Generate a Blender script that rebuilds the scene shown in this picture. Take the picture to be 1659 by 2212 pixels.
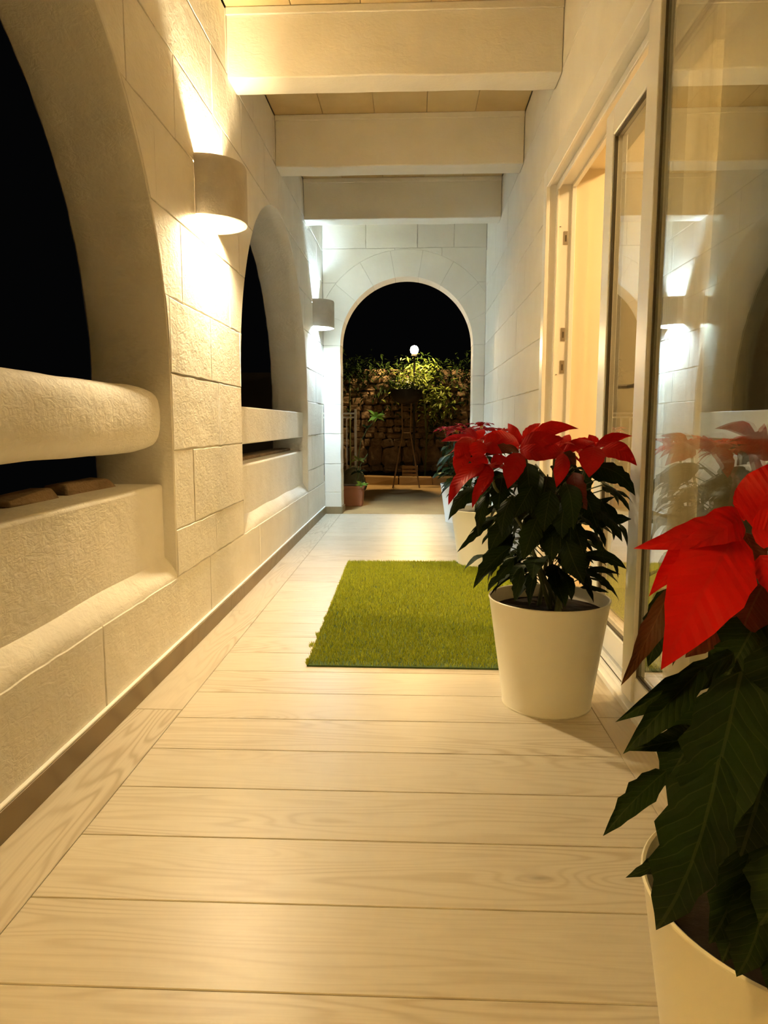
import bpy, bmesh, math, random
from mathutils import Vector, Matrix, noise
R = math.radians
for o in list(bpy.data.objects):
    bpy.data.objects.remove(o, do_unlink=True)
S = bpy.context.scene
COL = S.collection
random.seed(7)

# ------------------------------------------------------------------ camera, night sky, exposure
cam = bpy.data.objects.new('camera', bpy.data.cameras.new('camera'))
COL.objects.link(cam)
cam.location = (0, 0, 0.80)
cam.rotation_euler = (R(90 - 7.070), 0, R(2.417))
cam.data.sensor_fit = 'VERTICAL'
cam.data.sensor_height = 36
cam.data.lens = 1540 / 2212 * 36
cam.data.clip_start = 0.02
S.camera = cam
world = bpy.data.worlds.new('night'); S.world = world
world.use_nodes = True
bg = world.node_tree.nodes['Background']
bg.inputs[0].default_value = (0.5, 0.52, 0.55, 1)
bg.inputs[1].default_value = 0.0004
S.view_settings.view_transform = 'Standard'
S.view_settings.look = 'None'
S.view_settings.gamma = 1
S.view_settings.use_curve_mapping = False
S.view_settings.exposure = 2.55
# lamp settings (each lamp is built with its fitting further down)
WARM = (1.0, 0.65, 0.21); COOL = (0.58, 0.81, 1.0); AMBER = (1.0, 0.64, 0.27)
SCONCE_NEAR, SCONCE_FAR, SCONCE_UNSEEN = 470, 390, 205
ROOM_LAMP, GARDEN_LAMP = 43, 300

# ------------------------------------------------------------------ helpers
def link(o, parent=None):
    COL.objects.link(o)
    if parent is not None:
        o.parent = parent
        o.matrix_parent_inverse = Matrix.Translation(-Vector(parent.location))
    return o

def mesh_obj(name, verts, faces, mat, parent=None, smooth=None, bevel=0, seg=2):
    me = bpy.data.meshes.new(name)
    me.from_pydata([tuple(v) for v in verts], [], faces)
    bm = bmesh.new(); bm.from_mesh(me)
    bmesh.ops.recalc_face_normals(bm, faces=bm.faces)
    if bevel:
        es = [e for e in bm.edges if len(e.link_faces) == 2 and e.calc_face_angle(0) > R(30)]
        nf = bmesh.ops.bevel(bm, geom=es, offset=bevel, segments=seg, affect='EDGES', profile=0.5, clamp_overlap=True)['faces']
        for fc in nf: fc.smooth = seg > 1
    elif smooth is not None:
        for f in bm.faces: f.smooth = True
        for e in bm.edges:
            if len(e.link_faces) == 2 and e.calc_face_angle(0) > R(smooth): e.smooth = False
    bm.to_mesh(me); bm.free()
    if mat: me.materials.append(mat)
    return link(bpy.data.objects.new(name, me), parent)

BOXF = [(0, 1, 2, 3), (7, 6, 5, 4), (0, 4, 5, 1), (1, 5, 6, 2), (2, 6, 7, 3), (3, 7, 4, 0)]
def boxv(x0, x1, y0, y1, z0, z1):
    return [(x0, y0, z0), (x1, y0, z0), (x1, y1, z0), (x0, y1, z0), (x0, y0, z1), (x1, y0, z1), (x1, y1, z1), (x0, y1, z1)]
def box(name, x0, x1, y0, y1, z0, z1, mat, parent=None, bevel=0, seg=2):
    return mesh_obj(name, boxv(x0, x1, y0, y1, z0, z1), BOXF, mat, parent, bevel=bevel, smooth=40 if bevel else None, seg=seg)

def boxes(name, lst, mat, parent=None, bevel=0):
    v, f = [], []
    for b in lst:
        n = len(v); v += boxv(*b); f += [tuple(i + n for i in q) for q in BOXF]
    return mesh_obj(name, v, f, mat, parent, bevel=bevel, smooth=40 if bevel else None)

def prism_data(poly, axis, a0, a1):
    n = len(poly)
    def P(p, a): return (a, p[0], p[1]) if axis == 'x' else (p[0], a, p[1]) if axis == 'y' else (p[0], p[1], a)
    v = [P(p, a0) for p in poly] + [P(p, a1) for p in poly]
    f = [tuple(range(n)), tuple(range(2 * n - 1, n - 1, -1))] + [(i, (i + 1) % n, n + (i + 1) % n, n + i) for i in range(n)]
    return v, f
def prism(name, poly, axis, a0, a1, mat, parent=None, bevel=0, smooth=25):
    v, f = prism_data(poly, axis, a0, a1)
    return mesh_obj(name, v, f, mat, parent, smooth=smooth, bevel=bevel, seg=1)

def lathe(name, prof, mat, parent=None, c=(0, 0, 0), n=48, smooth=35, a0=0, a1=360):
    v, f = [], []
    full = abs(a1 - a0) >= 360
    m = n if full else n + 1
    for r, z in prof:
        for i in range(m):
            a = R(a0 + (a1 - a0) * i / n)
            v.append((c[0] + r * math.cos(a), c[1] + r * math.sin(a), c[2] + z))
    for k in range(len(prof) - 1):
        for i in range(n):
            j = (i + 1) % m
            f.append((k * m + i, k * m + j, (k + 1) * m + j, (k + 1) * m + i))
    return mesh_obj(name, v, f, mat, parent, smooth=smooth)

def tube_data(pts, rad, n=6):
    v, f = [], []
    pts = [Vector(p) for p in pts]
    rads = rad if isinstance(rad, (list, tuple)) else [rad] * len(pts)
    for i, p in enumerate(pts):
        t = (pts[min(i + 1, len(pts) - 1)] - pts[max(i - 1, 0)]).normalized()
        a = t.orthogonal().normalized() if i == 0 else (a - t * a.dot(t)).normalized()
        b = t.cross(a)
        for k in range(n):
            q = 2 * math.pi * k / n
            v.append(p + (a * math.cos(q) + b * math.sin(q)) * rads[i])
    for i in range(len(pts) - 1):
        for k in range(n):
            f.append((i * n + k, i * n + (k + 1) % n, (i + 1) * n + (k + 1) % n, (i + 1) * n + k))
    f.append(tuple(range(n - 1, -1, -1))); f.append(tuple(range((len(pts) - 1) * n, len(pts) * n)))
    return v, f
def tube(name, pts, rad, mat, parent=None, n=8):
    v, f = tube_data(pts, rad, n)
    return mesh_obj(name, v, f, mat, parent, smooth=50)
def tubes(name, lst, mat, parent=None, n=6):
    v, f = [], []
    for pts, rad in lst:
        a, b = tube_data(pts, rad, n); k = len(v)
        v += a; f += [tuple(i + k for i in q) for q in b]
    return mesh_obj(name, v, f, mat, parent, smooth=50)

def thing(name, label, cat, loc=(0, 0, 0), group=None):
    o = bpy.data.objects.new(name, None); COL.objects.link(o)
    o.location = loc; o.empty_display_size = 0.1
    o['label'] = label; o['category'] = cat
    if group: o['group'] = group
    return o
def tag(o, label, cat, group=None):
    o['label'] = label; o['category'] = cat
    if group: o['group'] = group
    return o
def struct(o, label=None):
    o['kind'] = 'structure'
    if label: o['label'] = label
    return o
def blob(name, c, r, mat, parent=None, seed=0, amp=0.15, sub=2, flat=False):
    bm = bmesh.new(); bmesh.ops.create_icosphere(bm, subdivisions=sub, radius=1)
    for v in bm.verts:
        k = 1 + amp * noise.noise(v.co * 1.6 + Vector((seed * 3.1, seed, 0)))
        v.co = Vector((c[0] + v.co.x * r[0] * k, c[1] + v.co.y * r[1] * k, c[2] + v.co.z * r[2] * k))
    for f in bm.faces: f.smooth = not flat
    me = bpy.data.meshes.new(name); bm.to_mesh(me); bm.free(); me.materials.append(mat)
    return link(bpy.data.objects.new(name, me), parent)

# ------------------------------------------------------------------ materials
class NT:
    def __init__(s, name):
        s.m = bpy.data.materials.new(name); s.m.use_nodes = True
        s.t = s.m.node_tree; s.b = s.t.nodes['Principled BSDF']; s.out = s.t.nodes['Material Output']
        s.tc = s.n('ShaderNodeTexCoord')
    def n(s, kind, **kw):
        q = s.t.nodes.new(kind)
        for k, v in kw.items():
            if k.startswith('i_'):
                key = k[2:]; key = int(key) if key.isdigit() else key.replace('_', ' ')
                s.put(q.inputs[key], v)
            else: setattr(q, k, v)
        return q
    def put(s, sock, v):
        if hasattr(v, 'is_output') or isinstance(v, bpy.types.NodeSocket): s.t.links.new(v, sock)
        else: sock.default_value = v
    def math(s, op, a, b=0.0, c=None):
        q = s.n('ShaderNodeMath', operation=op); s.put(q.inputs[0], a); s.put(q.inputs[1], b)
        if c is not None: s.put(q.inputs[2], c)
        return q.outputs[0]
    def noise(s, vec, scale, detail=3, rough=0.5, dist=0):
        q = s.n('ShaderNodeTexNoise'); s.put(q.inputs['Vector'], vec)
        q.inputs['Scale'].default_value = scale; q.inputs['Detail'].default_value = detail
        q.inputs['Roughness'].default_value = rough; q.inputs['Distortion'].default_value = dist
        return q.outputs[0]
    def ramp(s, fac, stops):
        q = s.n('ShaderNodeValToRGB'); s.put(q.inputs[0], fac)
        e = q.color_ramp.elements
        while len(e) < len(stops): e.new(0.5)
        for i, (p, c) in enumerate(stops):
            e[i].position = p; e[i].color = (*c, 1) if len(c) == 3 else c
        return q.outputs[0]
    def mix(s, fac, a, b, mode='MIX'):
        q = s.n('ShaderNodeMix', data_type='RGBA', blend_type=mode)
        s.put(q.inputs[0], fac)
        s.put(q.inputs[6], (*a, 1) if isinstance(a, tuple) and len(a) == 3 else a)
        s.put(q.inputs[7], (*b, 1) if isinstance(b, tuple) and len(b) == 3 else b)
        return q.outputs[2]
    def mapping(s, vec, scale=(1, 1, 1), loc=(0, 0, 0), rot=(0, 0, 0)):
        q = s.n('ShaderNodeMapping'); s.put(q.inputs[0], vec)
        q.inputs['Scale'].default_value = scale; q.inputs['Location'].default_value = loc; q.inputs['Rotation'].default_value = rot
        return q.outputs[0]
    def bump(s, h, strength=0.5, dist=0.01, normal=None):
        q = s.n('ShaderNodeBump'); s.put(q.inputs['Height'], h)
        q.inputs['Strength'].default_value = strength; q.inputs['Distance'].default_value = dist
        if normal is not None: s.put(q.inputs['Normal'], normal)
        return q.outputs[0]
    def fin(s, col=None, rough=None, nrm=None, spec=None, metal=None):
        if col is not None: s.put(s.b.inputs['Base Color'], (*col, 1) if isinstance(col, tuple) else col)
        if rough is not None: s.put(s.b.inputs['Roughness'], rough)
        if nrm is not None: s.put(s.b.inputs['Normal'], nrm)
        if spec is not None: s.b.inputs['Specular IOR Level'].default_value = spec
        if metal is not None: s.b.inputs['Metallic'].default_value = metal
        return s.m

def m_paint(name, c0, c1, rough=0.75, coarse=7, fine=70, st=0.45, dist=0.006):
    t = NT(name); v = t.tc.outputs['Object']
    a = t.noise(v, coarse, 4, 0.55); b = t.noise(v, fine, 3, 0.6)
    c = t.noise(t.mapping(v, (1, 1, 2.2)), 22, 5, 0.6, 1.2)
    h = t.math('ADD', t.math('MULTIPLY', a, 1.6), t.math('ADD', t.math('MULTIPLY', b, 0.25), t.math('MULTIPLY', c, 0.6)))
    col = t.ramp(a, [(0.3, c0), (0.7, c1)])
    return t.fin(col, rough, t.bump(h, st, dist), 0.25)
def m_plain(name, col, rough=0.5, metal=0, spec=0.5, nscale=0, nst=0.2, var=0.0):
    t = NT(name)
    if nscale:
        n = t.noise(t.tc.outputs['Object'], nscale, 4)
        c = t.mix(n, tuple(x * (1 - var) for x in col), tuple(min(1, x * (1 + var)) for x in col))
        return t.fin(c, rough, t.bump(n, nst, 0.005), spec, metal)
    return t.fin(col, rough, None, spec, metal)

M = {}
M['paint'] = m_paint('white_limewash', (0.81, 0.765, 0.67), (0.87, 0.83, 0.74), st=0.5, dist=0.007)
M['paint_smooth'] = m_paint('white_wall_paint', (0.82, 0.78, 0.69), (0.86, 0.825, 0.74), st=0.22)
M['paint_beam'] = m_paint('white_beam_paint', (0.80, 0.75, 0.64), (0.85, 0.80, 0.70), st=0.4, coarse=5)
M['core'] = m_plain('joint_fill', (0.62, 0.58, 0.5), 0.9)
def m_slab():
    t = NT('bare_limestone'); v = t.tc.outputs['Object']
    r = t.n('ShaderNodeObjectInfo').outputs['Random']
    a = t.noise(v, 4, 5, 0.6); b = t.noise(v, 40, 4)
    c = t.mix(a, (0.42, 0.28, 0.10), (0.72, 0.56, 0.30))
    c = t.mix(t.math('MULTIPLY', r, 0.5), c, (0.74, 0.62, 0.38))
    return t.fin(c, 0.9, t.bump(t.math('ADD', a, t.math('MULTIPLY', b, 0.3)), 0.5, 0.008), 0.2)
M['slab'] = m_slab()

def m_wood(name, along, c0, c1, cdark, rough=0.38):
    t = NT(name)
    r = t.n('ShaderNodeObjectInfo').outputs['Random']
    off = t.n('ShaderNodeCombineXYZ'); t.put(off.inputs[0], t.math('MULTIPLY', r, 37.0)); t.put(off.inputs[1], t.math('MULTIPLY', r, 91.0))
    v = t.n('ShaderNodeVectorMath', operation='ADD'); t.put(v.inputs[0], t.tc.outputs['Object']); t.put(v.inputs[1], off.outputs[0]); v = v.outputs[0]
    sc = (lambda a, b: (a, b, 1)) if along == 'x' else (lambda a, b: (b, a, 1))
    big = t.noise(t.mapping(v, sc(0.7, 6.5)), 1.3, 2, 0.4)
    vor = t.n('ShaderNodeTexVoronoi', feature='F1'); t.put(vor.inputs['Vector'], t.mapping(v, sc(1.5, 5.2))); vor.inputs['Scale'].default_value = 1.0
    d = vor.outputs['Distance']
    knot = t.math('POWER', 2.718, t.math('MULTIPLY', t.math('MULTIPLY', d, d), -55.0))
    field = t.math('ADD', t.math('MULTIPLY', big, 30.0), t.math('MULTIPLY', knot, 6.0))
    ring = t.math('ADD', t.math('MULTIPLY', t.math('SINE', t.math('MULTIPLY', field, 4.2)), 0.5), 0.5)
    ring = t.math('POWER', ring, 2.5)
    fine = t.noise(t.mapping(v, sc(5, 210)), 1.0, 3, 0.6)
    wide = t.noise(t.mapping(v, sc(0.5, 3)), 1.2, 2)
    mask = t.n('ShaderNodeMapRange'); t.put(mask.inputs[0], wide); mask.inputs[1].default_value = 0.42; mask.inputs[2].default_value = 0.62
    col = t.mix(fine, c0, c1)
    col = t.mix(t.math('MULTIPLY', t.math('MULTIPLY', ring, t.math('ADD', t.math('MULTIPLY', mask.outputs[0], 0.8), 0.2)), 0.6), col, cdark)
    kn = t.math('POWER', 2.718, t.math('MULTIPLY', t.math('MULTIPLY', d, d), -900.0))
    col = t.mix(t.math('MULTIPLY', kn, 0.75), col, tuple(x * 0.55 for x in cdark))
    tone = t.math('ADD', t.math('MULTIPLY', r, 0.08), 0.96)
    hs = t.n('ShaderNodeHueSaturation'); t.put(hs.inputs['Color'], col); t.put(hs.inputs['Value'], tone)
    return t.fin(hs.outputs[0], t.math('ADD', t.math('MULTIPLY', fine, 0.12), rough - 0.06), t.bump(fine, 0.10, 0.002), 0.32)
M['plank'] = m_wood('pale_wood_tile_across', 'x', (0.53, 0.465, 0.35), (0.68, 0.615, 0.49), (0.36, 0.275, 0.16))
M['plank_y'] = m_wood('pale_wood_tile_along', 'y', (0.52, 0.45, 0.335), (0.66, 0.59, 0.46), (0.34, 0.26, 0.15))
M['skirt'] = m_wood('wood_skirting', 'y', (0.25, 0.185, 0.095), (0.32, 0.24, 0.13), (0.17, 0.115, 0.05), 0.45)
M['grout'] = m_plain('dark_grout', (0.16, 0.125, 0.075), 0.9)
M['caulk'] = m_plain('white_caulk', (0.85, 0.83, 0.78), 0.6)
M['pvc'] = m_plain('white_pvc', (0.90, 0.88, 0.83), 0.32)
M['gasket'] = m_plain('dark_gasket', (0.10, 0.08, 0.045), 0.6)
M['steel'] = m_plain('brushed_steel', (0.45, 0.42, 0.36), 0.35, 1)
M['pot'] = m_plain('cream_enamel', (0.90, 0.86, 0.72), 0.38, 0, 0.5, 6, 0.05, 0.03)
M['potwhite'] = m_plain('white_enamel', (0.84, 0.83, 0.80), 0.38, 0, 0.5, 6, 0.05, 0.03)
M['soil'] = m_plain('soil', (0.014, 0.009, 0.005), 0.95, 0, 0.2, 60, 0.9, 0.5)
M['stem'] = m_plain('plant_stem', (0.09, 0.11, 0.03), 0.6)
M['cyath'] = m_plain('yellow_cyathia', (0.55, 0.34, 0.05), 0.5)
M['roomwall'] = m_plain('cream_room_wall', (0.86, 0.76, 0.56), 0.8)
M['roomfloor'] = m_plain('room_floor', (0.45, 0.38, 0.28), 0.5)
def m_sheer():
    t = NT('sheer_curtain'); t.fin((0.60, 0.54, 0.42), 0.9)
    tr = t.n('ShaderNodeBsdfTranslucent'); tr.inputs[0].default_value = (0.6, 0.54, 0.42, 1)
    ms = t.n('ShaderNodeMixShader'); ms.inputs[0].default_value = 0.2
    t.t.links.new(t.b.outputs[0], ms.inputs[1]); t.t.links.new(tr.outputs[0], ms.inputs[2]); t.t.links.new(ms.outputs[0], t.out.inputs[0])
    return t.m
M['curtain'] = m_sheer()
M['clay'] = m_paint('sconce_clay', (0.50, 0.455, 0.385), (0.60, 0.55, 0.47), 0.85, 14, 120, 0.6, 0.004)
M['terracotta'] = m_plain('terracotta', (0.42, 0.17, 0.08), 0.8, 0, 0.3, 12, 0.3, 0.15)
M['black'] = m_plain('black_iron_and_shadow', (0.02, 0.018, 0.015), 0.6)  # also colours the solid oval that stands for a shadow
M['garden_stone'] = m_paint('rubble_stone', (0.19, 0.13, 0.075), (0.34, 0.24, 0.14), 0.9, 5, 50, 0.7, 0.02)
M['garden_floor'] = m_paint('terrace_stone', (0.40, 0.26, 0.11), (0.56, 0.39, 0.18), 0.8, 2, 40, 0.4, 0.01)
M['moss'] = m_paint('mossy_stone', (0.10, 0.11, 0.05), (0.20, 0.19, 0.11), 0.9, 8, 60, 0.7, 0.02)
M['oldwood'] = m_plain('old_wood', (0.30, 0.19, 0.09), 0.8, 0, 0.3, 14, 0.3, 0.25)

def m_leaf(name, c0, c1, cv, transl, vein=0.5, spec=0.16):
    t = NT(name)
    sep = t.n('ShaderNodeSeparateXYZ'); t.put(sep.inputs[0], t.n('ShaderNodeAttribute', attribute_name='leafco').outputs['Vector'])
    x, y = sep.outputs[0], t.math('ABSOLUTE', sep.outputs[1])
    mid = t.math('LESS_THAN', y, 0.018)
    w = t.math('SUBTRACT', x, t.math('MULTIPLY', y, 0.55))
    pp = t.math('PINGPONG', t.math('MULTIPLY', w, 11.0), 0.5)
    side = t.math('LESS_THAN', pp, 0.045)
    v = t.math('MAXIMUM', mid, t.math('MULTIPLY', side, 0.7))
    n = t.noise(t.tc.outputs['Object'], 3.0, 3)
    r = t.n('ShaderNodeObjectInfo').outputs['Random']
    col = t.mix(t.math('MULTIPLY', t.math('ADD', n, r), 0.5), c0, c1)
    col = t.mix(t.math('MULTIPLY', v, vein), col, cv)
    h = t.math('ADD', t.math('MULTIPLY', pp, 0.6), t.math('MULTIPLY', n, 0.3))
    nb = t.bump(h, 0.35, 0.004)
    t.fin(col, 0.5, nb, spec)
    tr = t.n('ShaderNodeBsdfTranslucent'); t.put(tr.inputs[0], col); t.put(tr.inputs[1], nb)
    ms = t.n('ShaderNodeMixShader'); ms.inputs[0].default_value = transl
    t.t.links.new(t.b.outputs[0], ms.inputs[1]); t.t.links.new(tr.outputs[0], ms.inputs[2])
    t.t.links.new(ms.outputs[0], t.out.inputs[0])
    return t.m
M['r'] = m_leaf('red_bract', (0.32, 0.002, 0.0015), (0.54, 0.005, 0.003), (0.40, 0.012, 0.008), 0.24, 0.3)
M['c'] = m_leaf('crimson_bract', (0.30, 0.004, 0.012), (0.42, 0.008, 0.022), (0.45, 0.03, 0.03), 0.2, 0.4)
M['m'] = m_leaf('maroon_green_bract', (0.05, 0.028, 0.007), (0.14, 0.012, 0.006), (0.15, 0.06, 0.02), 0.15, 0.4)
M['g'] = m_leaf('dark_green_leaf', (0.006, 0.013, 0.003), (0.014, 0.028, 0.005), (0.045, 0.06, 0.02), 0.12, 0.45, 0.07)
M['l'] = m_leaf('bright_garden_leaf', (0.10, 0.16, 0.02), (0.24, 0.28, 0.05), (0.35, 0.38, 0.12), 0.3, 0.4)

M['y'] = m_leaf('lit_green_leaf', (0.22, 0.40, 0.04), (0.34, 0.52, 0.07), (0.45, 0.6, 0.15), 0.3, 0.4)  # brighter green puts the corridor light into the rosette leaf colour

def m_glass():
    # double glazing: Fresnel reflection of the two skins of one pane, the rest passes straight through
    t = NT('window_glass'); t.t.nodes.remove(t.b)
    geo = t.n('ShaderNodeNewGeometry'); dp = t.n('ShaderNodeVectorMath', operation='DOT_PRODUCT')
    t.put(dp.inputs[0], geo.outputs['Incoming']); t.put(dp.inputs[1], geo.outputs['Normal'])
    cs = t.math('ABSOLUTE', dp.outputs['Value'])
    r = t.math('ADD', t.math('MULTIPLY', t.math('POWER', t.math('SUBTRACT', 1.0, cs), 5.0), 0.87), 0.13)
    k = t.math('DIVIDE', t.math('MULTIPLY', r, 2.0), t.math('ADD', r, 1.0))
    tr = t.n('ShaderNodeBsdfTransparent'); tr.inputs[0].default_value = (0.90, 0.92, 0.90, 1)
    gl = t.n('ShaderNodeBsdfGlossy'); gl.inputs['Roughness'].default_value = 0.0; gl.inputs[0].default_value = (0.97, 0.97, 0.95, 1)
    ms = t.n('ShaderNodeMixShader'); t.put(ms.inputs[0], k)
    t.t.links.new(tr.outputs[0], ms.inputs[1]); t.t.links.new(gl.outputs[0], ms.inputs[2]); t.t.links.new(ms.outputs[0], t.out.inputs[0])
    return t.m
M['glass'] = m_glass()
def m_emit(name, col, st):
    t = NT(name); t.fin((0.9, 0.9, 0.9), 0.4)
    t.b.inputs['Emission Color'].default_value = (*col, 1); t.b.inputs['Emission Strength'].default_value = st
    return t.m

# ------------------------------------------------------------------ floor of wood-look planks
XL, XR, YF, ZC = -0.795, 0.605, 6.30, 2.515      # inner faces of the passage
floor = struct(box('floor', XL, 0.60, -2.2, YF, -0.06, -0.006, M['grout']))
PITCH, J0, GAP = 0.1872, 1.2855, 0.0022
proto = None
for k in range(-18, 27):
    y0 = J0 + k * PITCH; y1 = min(y0 + PITCH, YF)
    if y1 - y0 < 0.03: continue
    if proto is None or abs((y1 - y0) - PITCH) > 1e-4:
        p = box('plank', -0.5775, 0.5775, GAP / 2, y1 - y0 - GAP / 2, -0.012, 0, M['plank'], floor, bevel=0.0012, seg=1)
        proto = proto or p
    else:
        p = proto.copy(); COL.objects.link(p)
    p.location = (-0.0715, y0, 0)
def strip(x0, x1, cuts, mat):
    for a, b in zip(cuts, cuts[1:]):
        p = box('border_plank', x0, x1, a + GAP / 2, b - GAP / 2, -0.012, 0, mat, floor, bevel=0.0012, seg=1)
strip(XL + 0.002, -0.650, [-2.2, -1.31, -0.24, 0.83, 1.90, 2.97, 4.04, 5.11, YF], M['plank_y'])
strip(0.507, 0.598, [-2.2, -1.3, -0.25, 0.80, 1.895, 2.96, 4.03, 5.10, YF], M['plank_y'])

# ------------------------------------------------------------------ block-work walls
def clip_block(y0, y1, z0, z1, ells, N=28):
    # rectangle minus ellipses (upper halves of the arches); returns the polygons that are left
    pts = []
    cs = [(y0, z0), (y1, z0), (y1, z1), (y0, z1)]
    for i in range(4):
        a, b = cs[i], cs[(i + 1) % 4]
        for k in range(N):
            pts.append((a[0] + (b[0] - a[0]) * k / N, a[1] + (b[1] - a[1]) * k / N, k == 0))
    for (cy, cz, ry, rz) in ells:
        if z1 <= cz + 0.003: continue                  # below the spring line the jambs are straight
        def g(p): return ((p[0] - cy) / ry) ** 2 + ((p[1] - cz) / rz) ** 2 - 1
        ins = [g(p) < 0 for p in pts]
        if not any(ins): continue
        if all(ins): return []
        n = len(pts); polys = []
        starts = [i for i in range(n) if not ins[i] and ins[i - 1]]
        def cross(p, q):
            for _ in range(30):
                m = ((p[0] + q[0]) / 2, (p[1] + q[1]) / 2)
                if g(m) < 0: q = m
                else: p = m
            return p
        for s in starts:
            run = [cross(pts[s], pts[s - 1])]
            i = s
            while not ins[i % n]:
                if pts[i % n][2]: run.append(pts[i % n][:2])
                last = pts[i % n]; i += 1
            run.append(cross(last, pts[i % n]))
            a1 = math.atan2((run[-1][1] - cz) / rz, (run[-1][0] - cy) / ry); a0 = math.atan2((run[0][1] - cz) / rz, (run[0][0] - cy) / ry)
            da = a0 - a1
            if da > math.pi: da -= 2 * math.pi
            if da < -math.pi: da += 2 * math.pi
            m = max(2, int(abs(da) / 0.05))
            for k in range(1, m):
                a = a1 + da * k / m; run.append((cy + ry * math.cos(a), cz + rz * math.sin(a)))
            if abs(sum(run[i - 1][0] * run[i][1] - run[i][0] * run[i - 1][1] for i in range(len(run)))) > 8e-4: polys.append(run)
        return polys
    return [cs]

JR = random.Random(77)
def rough_edge(poly, amp):
    out = []; n = len(poly)
    for i, p in enumerate(poly):
        q = poly[(i + 1) % n]; L = math.hypot(q[0] - p[0], q[1] - p[1]); k = max(1, int(L / 0.045)) if L > 0.09 else 1
        nx, ny = -(q[1] - p[1]) / max(L, 1e-6), (q[0] - p[0]) / max(L, 1e-6)
        out.append(p)
        for j in range(1, k):
            d = JR.random() ** 2 * amp; out.append((p[0] + (q[0] - p[0]) * j / k + nx * d, p[1] + (q[1] - p[1]) * j / k + ny * d))
    return out

def lay(parent, axis, a0, a1, courses, ells, mat, name='stone_block', gap=0.003, bevel=0.0022, rough=0.0035):
    # courses: list of (z0, z1, [joint positions]); every block a piece of its own
    for z0, z1, js in courses:
        for u0, u1 in zip(js, js[1:]):
            if u0 is None or u1 is None or u1 - u0 < 0.02: continue
            for poly in clip_block(u0 + gap / 2, u1 - gap / 2, z0 + gap / 2, z1 - gap / 2, ells):
                b = random.uniform(-0.0015, 0.0015)
                lo, hi = (a0 + b, a1) if a0 < a1 else (a1, a0 + b)
                prism(name, rough_edge(poly, rough), axis, lo, hi, mat, parent, bevel=bevel * random.uniform(0.7, 1.5))
def core(name, axis, a0, a1, rects, ells, mat):
    v, f = [], []
    for r in rects:
        for poly in clip_block(*r, ells):
            a, b = prism_data(poly, axis, a0, a1); n = len(v)
            v += a; f += [tuple(i + n for i in q) for q in b]
    return struct(mesh_obj(name, v, f, mat))

ZB = 0.285                                            # top of the solid base under the arches
ZS, RY, RZ, XO = 0.965, 1.026, 1.06, -1.060           # spring line, arch half axes, outer face
ARCH = [-1.69, 1.31, 4.31]
ELL = [(c, ZS, RY, RZ) for c in ARCH]
rects = [(-2.2, 6.30, 0, ZB - 0.004)]
for c in ARCH:
    rects.append((c + RY + 0.004, min(c + 3 - RY - 0.004, 6.30), ZB - 0.01, ZS + 0.002))
    rects += [(c - 1.5, c, ZS, ZC - 0.002), (c, min(c + 1.5, 6.30), ZS, ZC - 0.002)]
rects.append((5.81, 6.30, ZS, ZC - 0.002))
wall_left = core('wall_left', 'x', XO + 0.004, XL - 0.0045, rects, [(c, z, a + 0.001, b + 0.001) for c, z, a, b in ELL], M['core'])
zs = [0.445, 0.71, 0.965, 1.21, 1.475, 1.735, 2.0, 2.26, ZC]
crs = [(0, ZB, [-2.2, -1.3, -0.2, 0.85, 1.75, 2.72, 3.62, 4.5, 5.3, 6.30])]
for z0, z1, rel in zip([ZB] + zs[:3], zs[:3], [(0.5,), (0.22,), (0.6,)]):
    js = []
    for c in ARCH:
        e0, e1 = c + RY, min(c + 3 - RY, 6.30)
        js += [e0] + [e0 + (3 - 2 * RY) * q for q in rel if e0 + (3 - 2 * RY) * q < e1 - 0.05] + [e1, None]
    crs.append((z0, z1, js))
def pitchrow(off):
    out = [-2.2]
    for b in (-3, 0, 3, 6):
        out += [2.81 + b + o for o in off]
    return sorted(set(round(q, 4) for q in out if -2.2 <= q < 6.28)) + [6.30]
for z0, z1, off in [(ZS, 1.21, (0.0, 0.47, 0.9, 1.5, 2.1, 2.53)), (1.21, 1.475, (-0.325, 0.31, 0.75, 1.25, 1.75, 2.25)), (1.475, 1.735, (-0.08, 0.5, 1.0, 1.5, 2.0, 2.45)),
                    (1.735, 2.0, (-0.345, 0.25, 0.75, 1.25, 1.75, 2.25)), (2.0, 2.26, (0.12, 0.6, 1.1, 1.5, 1.95, 2.5)), (2.26, ZC, (-0.2, 0.35, 0.85, 1.35, 1.85, 2.35))]:
    crs.append((z0, z1, pitchrow(off)))
lay(wall_left, 'x', XL, XO, crs, ELL, M['paint'])

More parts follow.
